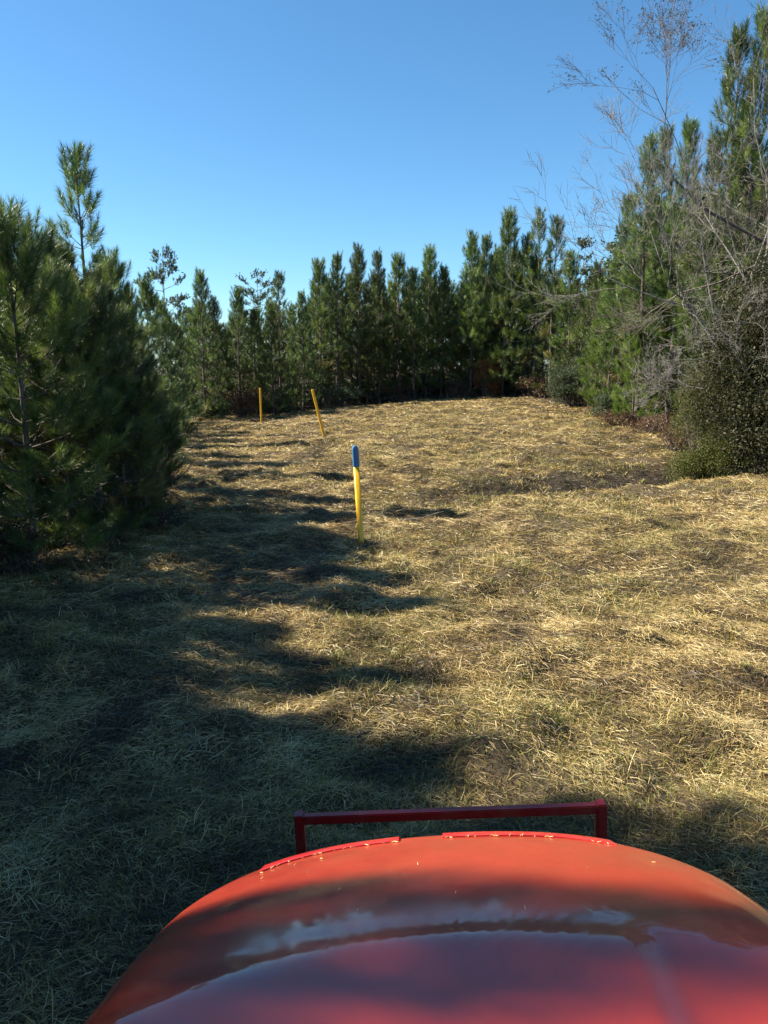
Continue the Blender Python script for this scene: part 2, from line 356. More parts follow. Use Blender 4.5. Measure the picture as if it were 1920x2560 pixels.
def pine(name, seed, H, Lmax, cb, per_shoot, nw, nl, leader=True, dead_low=.16, kind='young', mat_=None, lean=(0, 0), wh=.36, fill=1.0):
    rs = np.random.RandomState(seed)
    wood = [[], [], [], []]; sh = []          # shoots: base, dir, len, deadflag, nlscale
    def w(a, b, r0, r1):
        wood[0].append(a); wood[1].append(b); wood[2].append(r0); wood[3].append(r1)
    nT = 14; ph = rs.uniform(0, 6.28)
    def tr(z):
        t = z / H
        return np.array([lean[0] * t * t + .05 * math.sin(ph + t * 5) * H / 8, lean[1] * t * t + .05 * math.cos(ph + t * 4) * H / 8, z])
    r0 = .0095 * H + .01
    rad = lambda z: max(.007, r0 * (1 - z / H) ** .9)
    zs = np.linspace(-.15, H, nT + 1)
    trunk = (np.array([tr(z) for z in zs[:-1]]), np.array([tr(z) for z in zs[1:]]), np.array([rad(max(z, 0)) for z in zs[:-1]]), np.array([rad(z) for z in zs[1:]]))
    z = cb * H
    while z < H - .35:
        t = z / H; tc = (t - cb) / (1 - cb)
        if kind == 'young':
            prof = min(1.0, (1 - tc) / .88) ** 1.2 * min(1, .62 + tc * 2.2)
        else:
            prof = math.sin(math.pi * min(1, tc * .8 + .22)) ** .6
        nb = rs.randint(4, 7) if kind == 'young' else rs.randint(2, 4)
        a0 = rs.uniform(0, 6.28)
        for b in range(nb):
            L = (.72 + .5 * rs.rand() ** .7) * Lmax * prof * rs.uniform(.7, 1.1) + .12
            if kind == 'young' and rs.rand() < .08: L *= 1.3
            az = a0 + b * 6.283 / nb + rs.normal(0, .25)
            el = R(6 + 48 * max(tc, 0) ** 1.2 + rs.normal(0, 8)) if kind == 'young' else R(rs.normal(18, 14))
            p = tr(z + rs.uniform(-.06, .06)); n_ = 5; pts = [p]; dirs = []
            for k in range(n_):
                e2 = el + R(30 if kind == 'young' else 18) * (k / n_) ** 1.5
                azz = az + rs.normal(0, .12)
                d = np.array([math.cos(azz) * math.cos(e2), math.sin(azz) * math.cos(e2), math.sin(e2)])
                p = p + d * L / n_; pts.append(p); dirs.append(d)
            rb = .006 + .010 * L
            for k in range(n_): w(pts[k], pts[k + 1], rb * (1 - k / n_ * .75), rb * (1 - (k + 1) / n_ * .75))
            dead = dead_low > 0 and tc < dead_low and rs.rand() < .35
            if dead and rs.rand() < .5: 
                continue
            if kind == 'young' and rs.rand() < .12: continue
            ln_ = rs.uniform(.3, .5) if kind == 'young' else .16
            sh.append((pts[-1] - dirs[-1] * ln_ * .5, dirs[-1], ln_, dead))
            ns = int((L / .15) * fill * (1 - .55 * min(1, max(0, tc - .55) / .4))) + 1 if kind == 'young' else int(L / .04)
            for s in range(ns):
                f = rs.uniform(.22 if kind == 'young' else .45, 1.0); kk = min(n_ - 1, int(f * n_)); fr = f * n_ - kk
                q = pts[kk] + (pts[kk + 1] - pts[kk]) * fr; d = dirs[kk]
                side = unit(np.cross(d, np.array([0, 0, 1.0]))) * (1 if s % 2 else -1)
                ang = R(rs.uniform(28, 62))
                dd = d * math.cos(ang) + side * math.sin(ang) * rs.uniform(.5, 1) + np.array([0, 0, rs.uniform(.0, .6)])
                if kind != 'young': dd += rs.normal(0, .5, 3) + np.array([0, 0, .4])
                dd = unit(dd)
                l2 = (1 - f) * L * .45 + rs.uniform(.12, .34) if kind == 'young' else rs.uniform(.12, .4)
                q2 = q + dd * l2; w(q, q2, .006, .003)
                d3 = unit(dd + np.array([0, 0, rs.uniform(.1, .9)])); ls = rs.uniform(.24, .46) if kind == 'young' else .12
                if kind == 'young': d3 = unit(d3 + np.array([0, 0, max(0, tc - .5) * 1.8]))
                sh.append((q2 - d3 * ls * .6, d3, ls, dead))
        z += wh * rs.uniform(.75, 1.25) * (1 - .3 * tc) if kind == 'young' else rs.uniform(.22, .4)
    # leader candle with upright side shoots
    if kind == 'young':
        topd = unit(tr(H) - tr(H - .6))
        for q in (0, .24, .5): sh.append((tr(H - .42 - q), topd, .42, False))
        for hz, m_, sl in ((.38, 3, .28), (.62, 3, .42), (.95, 4, .5), (1.35, 5, .55)):
            if H - hz < cb * H: continue
            a0 = rs.uniform(0, 6.28)
            for b in range(m_):
                az = a0 + b * 6.283 / m_ + rs.normal(0, .3); e2 = R(rs.uniform(42, 66))
                d = np.array([math.cos(az) * math.cos(e2), math.sin(az) * math.cos(e2), math.sin(e2)])
                q = tr(H - hz); q2 = q + d * sl * rs.uniform(.6, 1.1); w(q, q2, .009, .005)
                d3 = unit(d + np.array([0, 0, .8])); sh.append((q2 - d * .1, d3, rs.uniform(.25, .36), False))
    B = np.array([s[0] for s in sh]); D = np.array([s[1] for s in sh]); L = np.array([s[2] for s in sh]); DE = np.array([s[3] for s in sh])
    k = per_shoot; n = len(B) * k
    Bn = np.repeat(B, k, 0); Dn = np.repeat(D, k, 0); Ln = np.repeat(L, k); De = np.repeat(DE, k)
    t = rs.rand(n); az = rs.uniform(0, 6.283, n)
    if kind == 'young': ang = np.radians(np.interp(t, [0, .75, 1], [50, 34, 10]) + rs.normal(0, 8, n))
    else: ang = np.radians(rs.uniform(5, 95, n))
    a, b = frame_of(Dn)
    nd = Dn * np.cos(ang)[:, None] + (a * np.cos(az)[:, None] + b * np.sin(az)[:, None]) * np.sin(ang)[:, None]
    nd[:, 2] -= .10 * rs.rand(n); nd = unit(nd)
    P = Bn + Dn * (t * Ln)[:, None]
    ll = nl * rs.uniform(.7, 1.15, n)
    s1 = unit(np.cross(nd, rs.normal(0, 1, (n, 3))))
    E = P + nd * ll[:, None]; E[:, 2] -= ll * .08
    V = np.stack([P - s1 * nw * .5, P + s1 * nw * .5, E], 1).reshape(-1, 3)
    shade = np.repeat(np.clip(rs.normal(.42, .24, len(B)), 0, .85), k)
    c = np.clip(shade + rs.normal(0, .12, n), 0, .9); c = np.where(rs.rand(n) < .03, 1.0, c); c = np.where(De, .97, c)
    crown = np_mesh(name + '_crown', V, np.arange(3 * n), 3, mat_ or M_NEEDLE, {'rnd': np.repeat(c, 3)})
    V1, F1 = segs(*trunk, sides=9); V2, F2 = segs(*[np.array(q) for q in wood], sides=3)
    # lateral wood is 3-sided: same quads
    tm = np_mesh(name + '_trunk', np.concatenate([V1, V2]), np.concatenate([F1, F2 + len(V1)]), 4, M_BARK, None, True)
    return tm, crown, H

VAR = {}
VAR['near'] = [pine('near_pine', 10 + i, H, L, cb, 190, .0052, .18, fill=1.0, wh=.33) for i, (H, L, cb) in enumerate([(5.2, 1.3, .12), (5.6, 1.4, .18), (4.8, 1.3, .06), (6.0, 1.2, .2)])]
VAR['mid'] = [pine('mid_pine', 30 + i, H, L, cb, 90, .0105, .19, fill=.85, wh=.42) for i, (H, L, cb) in enumerate([(7.5, 1.15, .12), (7.0, 1.0, .2), (8.0, 1.25, .06), (7.5, .9, .26), (7.2, 1.35, .04)])]
VAR['tall'] = [pine('tall_pine', 50 + i, H, L, cb, 95, .0095, .20, fill=.85, wh=.42) for i, (H, L, cb) in enumerate([(9.5, 1.6, .08), (10, 1.4, .16), (9.0, 1.3, .3)])]
VAR['spire'] = [pine('spire_pine', 60 + i, H, L, cb, 130, .0075, .20, fill=.5, wh=.62) for i, (H, L, cb) in enumerate([(7.4, .75, .35), (8.0, .85, .42)])]
VAR['open'] = [pine('open_pine', 70 + i, H, L, cb, 60, .013, .085, kind='old') for i, (H, L, cb) in enumerate([(9, 1.7, .45), (10, 1.9, .5)])]
VAR['yellow'] = [pine('yellow_pine', 80 + i, H, L, cb, 120, .009, .20, fill=.95, mat_=M_NEEDLE_Y, wh=.38) for i, (H, L, cb) in enumerate([(7.5, 1.7, .06), (6.0, 1.6, .10)])]
VAR['fill'] = [pine('deep_pine', 90 + i, H, L, cb, 44, .018, .20, fill=.75, wh=.42) for i, (H, L, cb) in enumerate([(7.0, 1.5, .04), (7.5, 1.4, .08)])]


def ray(px, py):
    """world direction of a pixel of the 1659x2212 view of the photograph"""
    u = (px - 829.5) / 1663.0; v = (py - 1106.0) / 1663.0
    c, s = math.cos(PITCH), math.sin(PITCH)
    return np.array([u, c - s * v, -s - c * v])
def at(px, py, Yd):
    d = ray(px, py); k = Yd / d[1]; return d[0] * k, Yd, CAM_H + d[2] * k

prng = random.Random(5)
def tree(v, x, y, H, label, group=None, rz=None, name='pine_tree', cat='pine tree', tilt=(0, 0), sxy=1.0):
    tm, cm, h0 = v
    s = H / h0
    o = empty(name, (x, y, h1(x, y) - .03), (tilt[0], tilt[1], prng.uniform(0, 6.28) if rz is None else rz), (s * sxy, s * sxy, s))
    tag(o, label, cat, group)
    link('trunk', tm, o); link('crown', cm, o)
    return o
def treep(kind, vi, px, ptop, Yd, label, group=None, **kw):
    x, y, zt = at(px, ptop, Yd)
    return tree(VAR[kind][vi], x, y, zt - h1(x, y), label, group, **kw)

# --- far line, front row (photo column, top row, distance)
GF = 'pines of the far tree line'
far = [
    ('mid', 4, 432, 582, 37.5, 'dense dark pine with rounded top just past the left wood'),
    ('mid', 0, 462, 640, 38.0, 'bright green pine at the left end of the far tree line'),
    ('mid', 1, 512, 618, 38.6, 'slim pine with a brush like top, left of the flat crowned tree'),
    ('mid', 3, 548, 668, 38.8, 'short pine under the flat crowned tree, above the far upright marker'),
    ('mid', 4, 585, 650, 39.0, 'low pine reaching green limbs right behind the far upright marker'),
    ('spire', 0, 601, 588, 39.8, 'thin pine with one needle shaped spire right of the flat crowned tree'),
    ('mid', 2, 652, 632, 40.2, 'green pine directly above the leaning yellow marker'),
    ('mid', 1, 688, 558, 42.0, 'bushy pine with a crowd of upright candles where the far line steps up'),
    ('mid', 3, 728, 550, 42.4, 'narrow pine between the candle topped pine and the peaked pine'),
    ('mid', 0, 774, 528, 43.0, 'peaked dark pine with forked tip above the blue topped marker'),
    ('mid', 2, 818, 546, 43.4, 'broad dark pine with many fingers just right of the peaked pine'),
    ('mid', 1, 862, 546, 44.0, 'slender dark pine with a bent brush top near the middle of the far line'),
    ('spire', 1, 896, 580, 43.8, 'small thin pine spire standing in the notch of the far line'),
    ('mid', 4, 926, 530, 44.4, 'pale green pine with a pointed leader right of the small notch'),
    ('mid', 3, 957, 576, 44.2, 'short pine with stubby side shoots right of the pale green pointed pine'),
    ('mid', 0, 1022, 500, 44.0, 'dark pine with two bristly tips where the far line climbs again'),
    ('mid', 2, 1052, 512, 44.6, 'dark pine close behind the two tipped pine'),
    ('mid', 4, 1098, 450, 43.4, 'tall full pine with a cross shaped tip and bright lower limbs'),
    ('spire', 0, 1142, 505, 43.2, 'narrow dark pine between the cross tipped pine and the bare stemmed pine'),
    ('spire', 1, 1167, 452, 42.4, 'tall bare stemmed pine with a plume top, the left one of two'),
    ('spire', 0, 1203, 470, 41.6, 'tall bare stemmed pine with a plume top, the right one of two'),
    ('mid', 1, 1236, 540, 40.0, 'medium pine just right of the two bare stemmed pines'),
    ('mid', 3, 1290, 566, 38.0, 'low topped pine behind the grey green shrub'),
    ('tall', 1, 1332, 540, 34.0, 'pine with a slim tip at the foot of the tall group on the right'),
]
for kd, vi, px, pt, Yd, lb in far: treep(kd, vi, px, pt, Yd, lb, GF)
treep('open', 0, 350, 538, 44, 'old loose crowned pine rising behind the left wood', 'loose crowned older pines', sxy=.9)
treep('open', 1, 556, 588, 49, 'old flat crowned pine with clumped foliage behind the far line', 'loose crowned older pines', sxy=1.0)
treep('open', 0, 640, 655, 52, 'hazy loose crowned pine glimpsed left of the candle topped pine', 'loose crowned older pines', sxy=.9)
# rows behind
epx = np.array([380, 432, 480, 512, 560, 601, 640, 688, 774, 818, 862, 926, 975, 1022, 1098, 1167, 1250, 1340, 1420, 1500, 1700])
ept = np.array([690, 640, 660, 655, 660, 655, 650, 600, 575, 590, 590, 580, 595, 560, 530, 540, 590, 560, 420, 420, 300])
def interp_far(px): return float(np.interp(px, [400, 700, 900, 1100, 1250, 1400, 1500, 1700], [38, 41.5, 43.8, 43.5, 38.5, 28.5, 25, 23]))
MARKS = [(405, 'the far corner of the left wood'), (432, 'the dense round topped pine'), (462, 'the bright green left end pine'), (512, 'the slim brush topped pine'), (548, 'the short pine by the flat crowned tree'),
         (585, 'the far upright marker'), (625, 'the thin needle like spire'), (655, 'the leaning marker'), (690, 'the candle topped pine'), (735, 'the narrow pine beside the candles'), (774, 'the peaked fork tipped pine'),
         (818, 'the many fingered pine'), (862, 'the bent brush topped pine'), (896, 'the small spire in the notch'), (926, 'the pale green pointed pine'), (965, 'the stubby short pine'), (1022, 'the two tipped bristly pine'),
         (1060, 'the orange red dead brush'), (1098, 'the cross tipped tall pine'), (1142, 'the narrow dark pine'), (1167, 'the left bare stemmed pine'), (1203, 'the right bare stemmed pine'), (1240, 'the round grey green shrub'),
         (1290, 'the low topped pine'), (1335, 'the full yellow green pine'), (1378, 'the low yellow green pine'), (1410, 'the comb topped pine'), (1440, 'the partner of the comb topped pine'), (1488, 'the left limbs of the bare tree'),
         (1545, 'the middle of the bare tree'), (1600, 'the very tall brown green pine'), (1660, 'the edge cut tall pine')]
for row, (dy, stp) in enumerate([(2.0, 40), (4.2, 44), (7.0, 46), (10.5, 44)]):
    px = 395 + row * 14; seen = {}
    while px < 1720:
        Yd = interp_far(px) + dy + prng.uniform(-.7, .7)
        pt = float(np.interp(px, epx, ept)) + prng.uniform(-10, 45) + row * 4
        if row == 0:
            nm = MARKS[min(range(len(MARKS)), key=lambda i: abs(MARKS[i][0] - px))][1]; seen[nm] = seen.get(nm, 0) + 1
            l0 = 'second row pine ' + ['glimpsed just behind ', 'filling the gap past ', 'standing one step past and behind '][min(2, seen[nm] - 1)] + nm
        treep('fill', prng.randrange(2), px, pt, Yd, [l0 if row == 0 else '', 'pine glimpsed deep between the trunks of the second row', 'dark pine at the very back of the wood, seen only through gaps', 'dark pine at the very back of the wood, seen only through gaps'][row],
              ['second row pines', 'third row pines', 'rear row pines', 'rear row pines'][row])
        px += stp * prng.uniform(.8, 1.2) * (1 if px < 1350 else 1.5)

# --- right side, coming forward
GR = 'tall pines on the right side'
right = [
    ('tall', 0, 1362, 420, 30.5, 'leftmost tall pine of the right hand group, its side shoots against the sky', 1),
    ('yellow', 0, 1318, 600, 31.5, 'yellow green pine full to the ground beside the grey green shrub', 1),
    ('tall', 1, 1408, 290, 27.5, 'tall pine with a comb of upright pale shoots at its top', 1),
    ('tall', 2, 1438, 276, 28.6, 'tall pine just right of the comb topped pine, partly behind it', .8),
    ('yellow', 1, 1378, 690, 26.0, 'low yellow green pine with bare lower stem above the red brush', 1),
    ('yellow', 0, 1425, 560, 28.0, 'bright pine between the low yellow green one and the grey branches', 1),
    ('tall', 0, 1488, 262, 26.5, 'tall pine seen through the left limbs of the bare tree', .9),
    ('tall', 1, 1545, 300, 26.5, 'dark pine standing behind the middle of the bare tree', .9),
    ('tall', 2, 1600, 60, 23.0, 'very tall brown green pine rising through the bare tree crown', .85),
    ('tall', 0, 1655, 20, 22.5, 'very tall pine cut by the edge of the photo behind bare twigs', .9),
    ('mid', 2, 1500, 700, 22.5, 'small blue green pine with long drooping tufts in front of the right group', 1),
]
for kd, vi, px, pt, Yd, lb, sx in right: treep(kd, vi, px, pt, Yd, lb, GR, sxy=sx)
tree(VAR['near'][2], *at(1545, 950, 19.2)[:2], 1.7, 'waist high young pine with long bright needles beside the olive shrub', GR)

# --- left wood, facing edge
GL = 'pines of the left wood'
left = [
    ('near', 2, 8, 440, 9.6, 'nearest left pine, cut by the photo edge, with shaggy side shoots', 1.1),
    ('near', 0, 66, 462, 11.5, 'thin topped pine second from the left photo edge', .9),
    ('near', 2, 105, 560, 10.4, 'low round pine in the nearest corner of the left wood', 1.15),
    ('near', 0, 182, 600, 11.0, 'full pine in the front of the left wood below the tallest spire', 1.15),
    ('near', 1, 240, 655, 11.6, 'front pine of the left wood spreading limbs toward the shaded lane', 1.0),
    ('near', 2, 292, 740, 12.6, 'low pine at the lane edge with branches down to the ground', .95),
    ('near', 3, 236, 540, 14.8, 'pine with a single bristly ball tip right of the tallest spire', 1.0),
    ('near', 0, 205, 590, 13.4, 'pine close right of the tallest spire, needles pale at the tips', 1.1),
    ('near', 2, 100, 520, 13.2, 'pine with several upright tips between the thin topped one and the spire', 1.1),
    ('mid', 0, 312, 590, 18.0, 'olive tipped pine in the middle of the left wood edge', 1.0),
    ('mid', 4, 280, 620, 16.0, 'wide dark pine behind the lane edge pine', 1.0),
    ('mid', 2, 345, 650, 20.5, 'dark pine leaning its limbs over the lane shadow', 1.0),
    ('mid', 0, 362, 668, 24.0, 'dark pine two back from the far corner of the left wood', 1.0),
    ('mid', 4, 376, 690, 28.0, 'dark pine near the far corner of the left wood', 1.0),
    ('mid', 2, 388, 705, 32.5, 'last dark pine at the far corner of the left wood', .9),
]
for kd, vi, px, pt, Yd, lb, sx in left: treep(kd, vi, px, pt, Yd, lb, GL, sxy=sx)
treep('spire', 0, 148, 320, 14.0, 'tallest pine spire of the left wood, thin leaning stem and plume tip', GL, rz=2.4, tilt=(0, -.05))
# rows behind the left edge
y = 9.0
while y < 36:
    xe = float(np.interp(y, LY, LX))
    for k in range(3):
        x_ = xe - 1.3 - (k + .8) * 1.9 + prng.uniform(-.5, .5); yy = y + prng.uniform(-.5, .5)
        Ht = prng.uniform(4.1, 4.7) if y < 12.5 else prng.uniform(4.4, 5.2) if y < 16 else prng.uniform(5.0, 6.2)
        tree(VAR['near'][prng.randrange(4)] if (y < 15 and k == 0) else VAR['fill'][prng.randrange(2)], x_, yy, Ht,
             ['dark pine one row in from the edge of the left wood', 'dark pine two rows in from the edge of the left wood', 'dark pine deep inside the left wood'][k], ['first inner row of the left wood', 'second inner row of the left wood', 'deep pines of the left wood'][k])
    y += 1.9
# the same wood goes on beside and behind the tractor (it shades the foreground)
y = -6.0; alt = 0
while y < 9.2:
    alt += 1
    for k in range(3):
        Ht = float(np.interp(y, [-6, -.8, .5, 1.3, 1.9, 2.8, 3.4, 4.4, 5.7, 7, 8.3, 9], [5.4, 7.6, 8.6, 7.9, 6.5, 6.2, 8.2, 8.7, 7.2, 5.5, 6.3, 6.2])) + k * .35 + (.35 if (alt + k) % 2 else -.75) + prng.uniform(-.2, .2)
        tree(VAR['near'][prng.randrange(4)], -6.4 - k * 1.4 + prng.uniform(-.3, .3), y + prng.uniform(-.2, .2), Ht, 'pine of the left wood standing beside and behind the tractor', 'pines beside the tractor', sxy=.85)
    y += 1.05
tree(VAR['mid'][0], -6.3, 1.85, 8.15, 'narrow unseen pine added beside the tractor to shade the hood', 'pines beside the tractor', sxy=.62)  # extra pine out of view, added and narrowed to cast a shade band on the hood

# ------------------------------------------------------------------ bare trees
def bare(name, seed, H, base_dirs, depth=5, twig=.004, buds=True, matw=None, spread=34, up=.12, r0=.09, kids=(3, 5), lenf=.62):
    rs = np.random.RandomState(seed); W = [[], [], [], []]; tips = []
    def grow(p, d, L, r, lev):
        n = 4 if lev < 3 else 3; pts = [p]; ds = []
        for k in range(n):
            d = unit(d + rs.normal(0, .17, 3) + np.array([0, 0, up * .35])); p = p + d * L / n; pts.append(p); ds.append(d)
        re = r * .45
        for k in range(n):
            W[0].append(pts[k]); W[1].append(pts[k + 1]); W[2].append(r + (re - r) * k / n); W[3].append(r + (re - r) * (k + 1) / n)
        if lev >= depth: tips.append(p); return
        m = rs.randint(*kids) + (1 if lev == 2 else 0)
        for i in range(m):
            f = rs.uniform(.25, 1) if i else 1.0
            kk = min(n - 1, int(f * n)); q = pts[kk] + (pts[kk + 1] - pts[kk]) * (f * n - kk)
            a, b = frame_of(ds[kk][None]); az = rs.uniform(0, 6.283); an = R(rs.normal(spread, 9) if i else 10)
            nd = unit(ds[kk] * math.cos(an) + (a[0] * math.cos(az) + b[0] * math.sin(az)) * math.sin(an) + np.array([0, 0, up]))
            grow(q, nd, L * lenf * rs.uniform(.75, 1.2) * (1.15 - .35 * f), max(twig, (r + (re - r) * f) * .62), lev + 1)
    for (p, d, L, r) in base_dirs: grow(np.array(p, float), unit(np.array(d, float)), L, r, 1)
    V, Fq = segs(*[np.array(q) for q in W], sides=4)
    big = np_mesh(name + '_limbs', V, Fq, 4, matw, None, True)
    T = np.array(tips)
    if buds:
        n = len(T) * 3; P = np.repeat(T, 3, 0) + rs.normal(0, .018, (n, 3)); e = rs.normal(0, 1, (n, 3)); e = unit(e) * .02; f_ = unit(np.cross(e, rs.normal(0, 1, (n, 3)))) * .011
        Vb = np.stack([P - e, P + f_, P + e, P - f_], 1).reshape(-1, 3)
        bd = np_mesh(name + '_buds', Vb, np.arange(4 * n), 4, M_SHRUB_BROWN, {'rnd': np.repeat(rs.rand(n), 4)})
    else: bd = None
    return big, bd
def bare_tree(name, px, Yd, label, meshes, H_trunk):
    x, y, _ = at(px, 900, Yd)
    o = empty(name, (x, y, h1(x, y))); tag(o, label, 'bare tree', 'leafless trees on the right side')
    link('trunk', meshes[0], o)
    if meshes[1]: link('twig_buds', meshes[1], o)
    return o
bA = bare('bare_a', 3, 10, [((0, 0, -.2), (-.10, .0, 1), 2.8, .085), ((0, 0, 1.9), (-.62, -.1, 1), 4.2, .055), ((.0, 0, 2.4), (-.28, .05, 1), 5.0, .06), ((0, 0, 2.2), (-.9, -.2, .8), 1.9, .03)], 6, .0038, False, M_GREYBARK, 36, .10, kids=(3, 6))
bare_tree('bare_tree', 1640, 18.8, 'pale grey leafless tree fanning crooked limbs out to the left over the pines', bA, 0)
bB = bare('bare_b', 8, 12, [((0, 0, -.2), (-.05, .0, 1), 5.2, .10), ((0, 0, 3.9), (-.4, -.1, 1), 3.6, .05), ((0, 0, 4.6), (-.3, .1, 1), 5.2, .06), ((0, 0, 4.8), (.15, .1, 1), 5.2, .05), ((0, 0, 3.4), (-.8, .1, .9), 3.4, .04)], 6, .0040, True, M_TWIG, 34, .12, kids=(3, 6))
bare_tree('bare_tree', 1765, 20.0, 'dense brown twigged leafless tree at the photo edge, the tallest one', bB, 0)
bD = bare('bare_d', 21, 10, [((0, 0, -.2), (-.05, .0, 1), 2.4, .06), ((0, 0, 1.9), (-.75, .1, 1), 3.8, .045), ((.0, 0, 2.2), (-.35, .05, 1), 4.2, .045)], 6, .0036, False, M_GREYBARK, 38, .12, kids=(3, 5))
bare_tree('bare_tree', 1625, 20.6, 'smaller grey leafless tree with crooked limbs just left of the big fanned one', bD, 0)
bC = bare('bare_c', 14, 6, [((0, 0, -.2), (-.3, -.1, 1), 2.6, .04), ((-.5, 0, 2.2), (-1.2, -.2, .7), 1.2, .02), ((-.5, 0, 2.3), (-.7, -.2, .9), 1.3, .02)], 5, .0036, False, M_GREYBARK, 38, .05, kids=(3, 5))
bare_tree('bare_tree', 1650, 17.2, 'low grey leafless sapling arching pale branches over the big dark shrub', bC, 0)

# ------------------------------------------------------------------ shrubs
def shrub(seed, rx, ry, rz_, n, leaf, mat_, lobes=9, stems=60):
    rs = np.random.RandomState(seed)
    C = []; 
    for i in range(lobes):
        a = rs.uniform(0, 6.28); q = rs.uniform(.15, .62)
        C.append((math.cos(a) * q * rx, math.sin(a) * q * ry, rs.uniform(.25, .78) * rz_ * 1.25 * (1.08 - q * .5), rs.uniform(.34, .5)))
    C = np.array(C); k = rs.randint(0, lobes, n)
    d = unit(rs.normal(0, 1, (n, 3))); rr = rs.rand(n) ** .45
    P = C[k, :3] + d * rr[:, None] * np.array([rx, ry, rz_ * .75]) * C[k, 3][:, None] * (1.0 + .45 * rs.rand(n) ** 3)[:, None]
    P += rs.normal(0, .03, (n, 3)); keep = (P[:, 2] > .02); P = P[keep]; n = len(P)
    keep = (np.sin(P[:, 0] * 7 + seed) + np.sin(P[:, 1] * 6 + 2) + np.sin(P[:, 2] * 8 + 1)) > -1.5 + rs.rand(n) * .8; P = P[keep]; n = len(P)
    e = unit(rs.normal(0, 1, (n, 3)) + np.array([0, 0, .3])); f_ = unit(np.cross(e, rs.normal(0, 1, (n, 3))))
    s_ = leaf * (.35 + 1.0 * rs.rand(n) ** 1.6)[:, None]
    V = np.stack([P - e * s_ * .5, P + f_ * s_ * .24, P + e * s_ * .5, P - f_ * s_ * .24], 1).reshape(-1, 3)
    c = np.repeat(np.clip(rs.normal(.45, .25, n), 0, 1), 4)
    fm = np_mesh('shrub_leaves', V, np.arange(4 * n), 4, mat_, {'rnd': c})
    T = P[rs.randint(0, n, stems)] ; B0 = np.c_[rs.normal(0, .12 * rx, stems), rs.normal(0, .12 * ry, stems), np.full(stems, -.1)]
    Mi = (T * np.array([.55, .55, .5]) + B0 * .45)
    V2, F2 = segs(np.concatenate([B0, Mi]), np.concatenate([Mi, T]), np.r_[np.full(stems, .016), np.full(stems, .009)], np.r_[np.full(stems, .009), np.full(stems, .003)], 4)
    return np_mesh('shrub_stems', V2, F2, 4, M_TWIG), fm
def put_shrub(px, Yd, meshes, label, cat='shrub', name='shrub', group=None):
    x, y, _ = at(px, 900, Yd); o = empty(name, (x, y, h1(x, y) - .02)); tag(o, label, cat, group)
    link('stem', meshes[0], o); link('foliage', meshes[1], o); return o
put_shrub(1722, 17.4, shrub(1, 2.7, 2.0, 4.6, 420000, .07, M_SHRUB_BROWN, 60, 260), 'huge dark brown green evergreen shrub with glinting small leaves under the bare trees')
put_shrub(1555, 17.4, shrub(2, 1.25, .9, 1.5, 42000, .045, M_SHRUB_YEL, 14, 90), 'olive green leafy shrub at the foot of the huge dark shrub')
put_shrub(1520, 20.5, shrub(12, .9, .8, 2.6, 30000, .05, M_SHRUB_YEL, 9, 60), 'thin olive shrub with upright sprays left of the huge dark shrub')
put_shrub(1248, 34.5, shrub(3, 1.6, 1.3, 2.2, 34000, .07, M_SHRUB_GREY, 12, 90), 'round grey green shrub at the bend of the field below the yellow green pine')
put_shrub(1300, 30.0, shrub(13, .8, .8, .8, 9000, .06, M_SHRUB_GREY, 7, 40), 'small low grey green bush in front of the round one')
put_shrub(1050, 43.2, shrub(4, .8, .7, 1.9, 7000, .11, M_DEAD, 7, 40), 'orange red dead pine brush at the foot of the far tree line', 'dead bush', 'dead_bush')
for i, (px, Yd, rx, h_, m_, lb) in enumerate([
        (1345, 26.4, 1.1, .55, M_BRIAR, 'red brown briar patch left of the low yellow green pine'),
        (1415, 24.6, 1.2, .6, M_BRIAR, 'red brown briar patch under the tall right hand pines'),
        (1470, 22.0, 1.0, .9, M_BRIAR, 'taller brown briar thicket left of the olive shrubs'),
        (460, 37.6, 1.4, .9, M_SHRUB_GREY, 'low grey thicket at the left end of the far tree line'),
        (522, 38.6, 1.4, 1.3, M_BRIAR, 'purplish brown thicket left of the far upright marker'),
        (612, 40.0, 1.5, .9, M_SHRUB_GREY, 'leafy thicket between the two far markers'),
        (720, 42.0, 1.6, 1.3, M_SHRUB_GREY, 'grey twiggy thicket right of the leaning marker'),
        (860, 43.8, 1.8, .8, M_BRIAR, 'dim brown thicket in the shade under the middle of the far line'),
        (985, 44.0, 1.6, .9, M_BRIAR, 'brown thicket left of the orange red dead brush'),
        (1170, 41.8, 1.6, 1.1, M_BRIAR, 'brown grey thicket at the crest below the bare stemmed pines')]):
    put_shrub(px, Yd, shrub(20 + i, rx, rx * .7, h_, 6500, .05 if Yd < 30 else .085, m_, 8, 90), lb, 'thicket', 'thicket', 'thickets along the edge of the wood')
for i, (px, Yd, rx, h_, m_, lb) in enumerate([
        (14, 9.3, .6, .6, M_BROWNISH, 'low brown briars at the very corner of the left wood'),
        (95, 11.5, 1.0, 1.8, M_BROWNISH, 'rust brown undergrowth between the trunks of the left wood'),
        (190, 10.6, .8, .8, M_SHRUB_GREY, 'dim twiggy undergrowth below the front pines of the left wood'),
        (300, 11.6, .6, .5, M_BROWNISH, 'small brown briar at the lane side of the left wood'),
        (345, 17.0, .8, .9, M_SHRUB_GREY, 'dark low growth along the shaded lane edge')]):
    put_shrub(px, Yd, shrub(40 + i, rx, rx * .8, h_, 7000, .04, m_, 8, 120), lb, 'thicket', 'thicket', 'undergrowth of the left wood')

